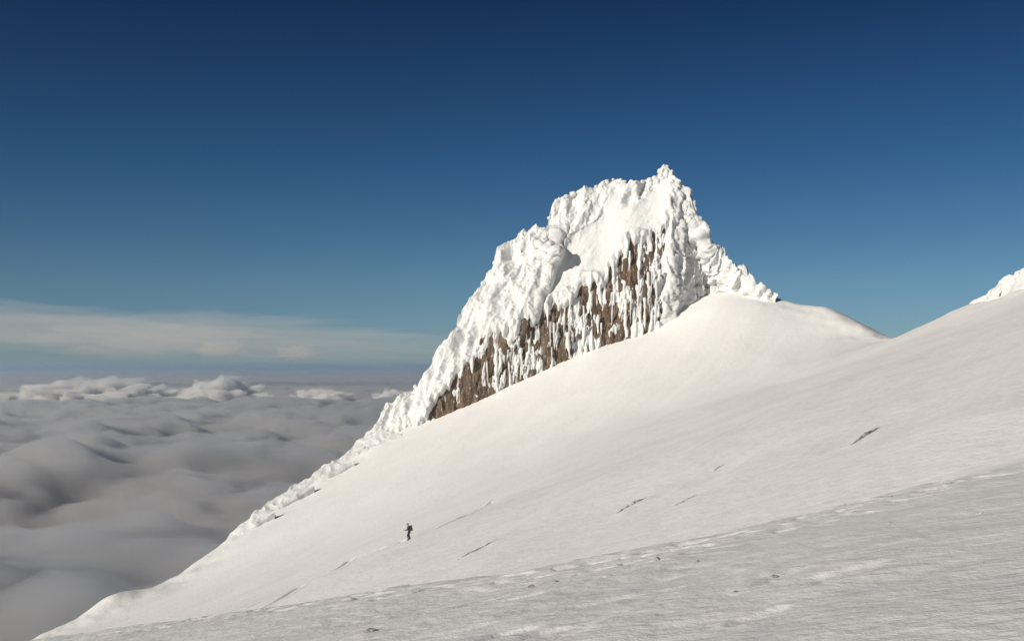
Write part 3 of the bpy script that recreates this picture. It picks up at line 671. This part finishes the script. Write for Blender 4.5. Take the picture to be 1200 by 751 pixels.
V = np.stack([x, y, z], -1).reshape(-1, 3); nr, na = len(rs), len(az)
bot = np.stack([x[[0, -1]], y[[0, -1]], np.full((2, na), SEA - 500)], -1).reshape(-1, 3)
F = grid_faces(nr, na, wrap=True)
o_ = len(V); j = np.arange(na); j2 = (j + 1) % na; L = (nr - 1) * na
F = np.vstack([F, np.stack([j, j2, o_ + j2, o_ + j], -1)[:, ::-1], np.stack([L + j2, L + j, o_ + na + j, o_ + na + j2], -1)[:, ::-1], np.stack([o_ + j, o_ + j2, o_ + na + j2, o_ + na + j], -1)[:, ::-1]])
sea = mesh("cloud_sea", np.vstack([V, bot]), F, M_SEA); tag(sea, kind='stuff')

def cloud(name, label, u, v, D, wpx, hpx, dp, seed, mat, cat="cloud", flat_base=.25, lump=.35, n=(64, 40), fr=2.0):
    c = P(u, v, D); k_ = D / FPX
    th = np.linspace(0, 2 * np.pi, n[0], endpoint=False); ph = np.linspace(.01, np.pi - .01, n[1]); T, Ph = np.meshgrid(th, ph)
    d = np.stack([np.sin(Ph) * np.cos(T), np.sin(Ph) * np.sin(T), np.cos(Ph)], -1).reshape(-1, 3)
    a = fbm3(d[:, 0] * fr + seed, d[:, 1] * fr, d[:, 2] * fr, 4, seed, .55); wl = 1 - np.clip(worley3(d[:, 0] * fr * 1.3 + seed, d[:, 1] * fr * 1.3, d[:, 2] * fr * 1.3, seed + 5), 0, 1)
    r_ = 1 + lump * (a + .8 * wl - .4)
    Vv = d * r_[:, None]; Vv[:, 2] = np.where(Vv[:, 2] < 0, Vv[:, 2] * flat_base, Vv[:, 2])
    Vv = Vv * np.array((wpx * .5 * k_, dp, hpx * k_))
    fc = [tuple(f)[::-1] for f in grid_faces(n[1], n[0], wrap=True)] + [tuple(range(n[0])), tuple(range((n[1] - 1) * n[0], n[1] * n[0]))[::-1]]
    me = bpy.data.meshes.new(name); me.from_pydata([tuple(q) for q in Vv], [], fc); me.materials.append(mat); me.polygons.foreach_set("use_smooth", [True] * len(me.polygons))
    o = bpy.data.objects.new(name, me); COL.objects.link(o); o.location = tuple(c); tag(o, label, cat, "cloud tops along the horizon" if cat == "cloud" else None); return o
for lab, u, top_, wpx, hpx, sd in (("broad lumpy white cloud top at the far left of the cloud sea", 112, 443, 116, 28, 3), ("small white cloud top left of the broad lumpy one", 58, 449, 50, 22, 8),
        ("smaller lump of white cloud right of the broad lumpy one", 172, 452, 74, 20, 33), ("tallest rounded white cloud top in the middle of the cloud horizon", 262, 444, 88, 30, 12), ("low white cloud top nearest the peak on the cloud horizon", 372, 457, 62, 18, 21),
        ("dark low cloud top at the left end of the cloud horizon", 5, 462, 50, 14, 27), ("white cloud top half hidden behind the slope of the peak", 468, 458, 66, 20, 29)):
    D_ = 190.0 / (P(u, 443, 1.0)[2] * -1)
    cloud("cloud", lab, u, top_ + hpx, D_, wpx * 1.2, hpx / 1.15, .5 * wpx * D_ / FPX, sd, M_CUM, n=(110, 70), lump=.42, fr=2.6)

# thin high cloud drifting far behind
M_HIGH = cloud_mat("thin_high_cloud", 0.000075, (1, .955, .91)); M_HIGH2 = cloud_mat("thin_high_puff", 0.0006, (1, .955, .91))
cloud("high_cloud", "long thin pale cloud band across the sky at left", 170, 393, 30000, 600, 25, 5000, 31, M_HIGH, "cloud band", .9, .6, (140, 60), 2.6).rotation_euler = (0, R(2.2), 0)
cloud("high_cloud", "thin pale cloud wedge hanging under the long band", 165, 398, 31000, 230, 16, 3500, 37, M_HIGH, "cloud band", .9, .5, (96, 40), 3.0)
cloud("high_cloud", "faint pale puff under the cloud band, left of two", 258, 410, 29000, 46, 9, 900, 41, M_HIGH2, "cloud band", .8, .5)
cloud("high_cloud", "faint pale puff under the cloud band, right of two", 347, 414, 29000, 42, 9, 900, 43, M_HIGH2, "cloud band", .8, .5)

# ------------------------------------------------------------------ the air itself: one box of thin haze over the cloud
M_HAZE = cloud_mat("haze_air", 3.3e-5, (.60, .81, 1.0), .35)
HX = 110000.0; zt, zb = 108.0, -151.0
hv = [(sx * HX, sy * HX, zz) for zz in (zb, zt) for sx, sy in ((-1, -1), (1, -1), (1, 1), (-1, 1))]
hz_ = mesh("haze", hv, [(3, 2, 1, 0), (4, 5, 6, 7), (0, 1, 5, 4), (1, 2, 6, 5), (2, 3, 7, 6), (3, 0, 4, 7)], M_HAZE, smooth=False); tag(hz_, kind='stuff')
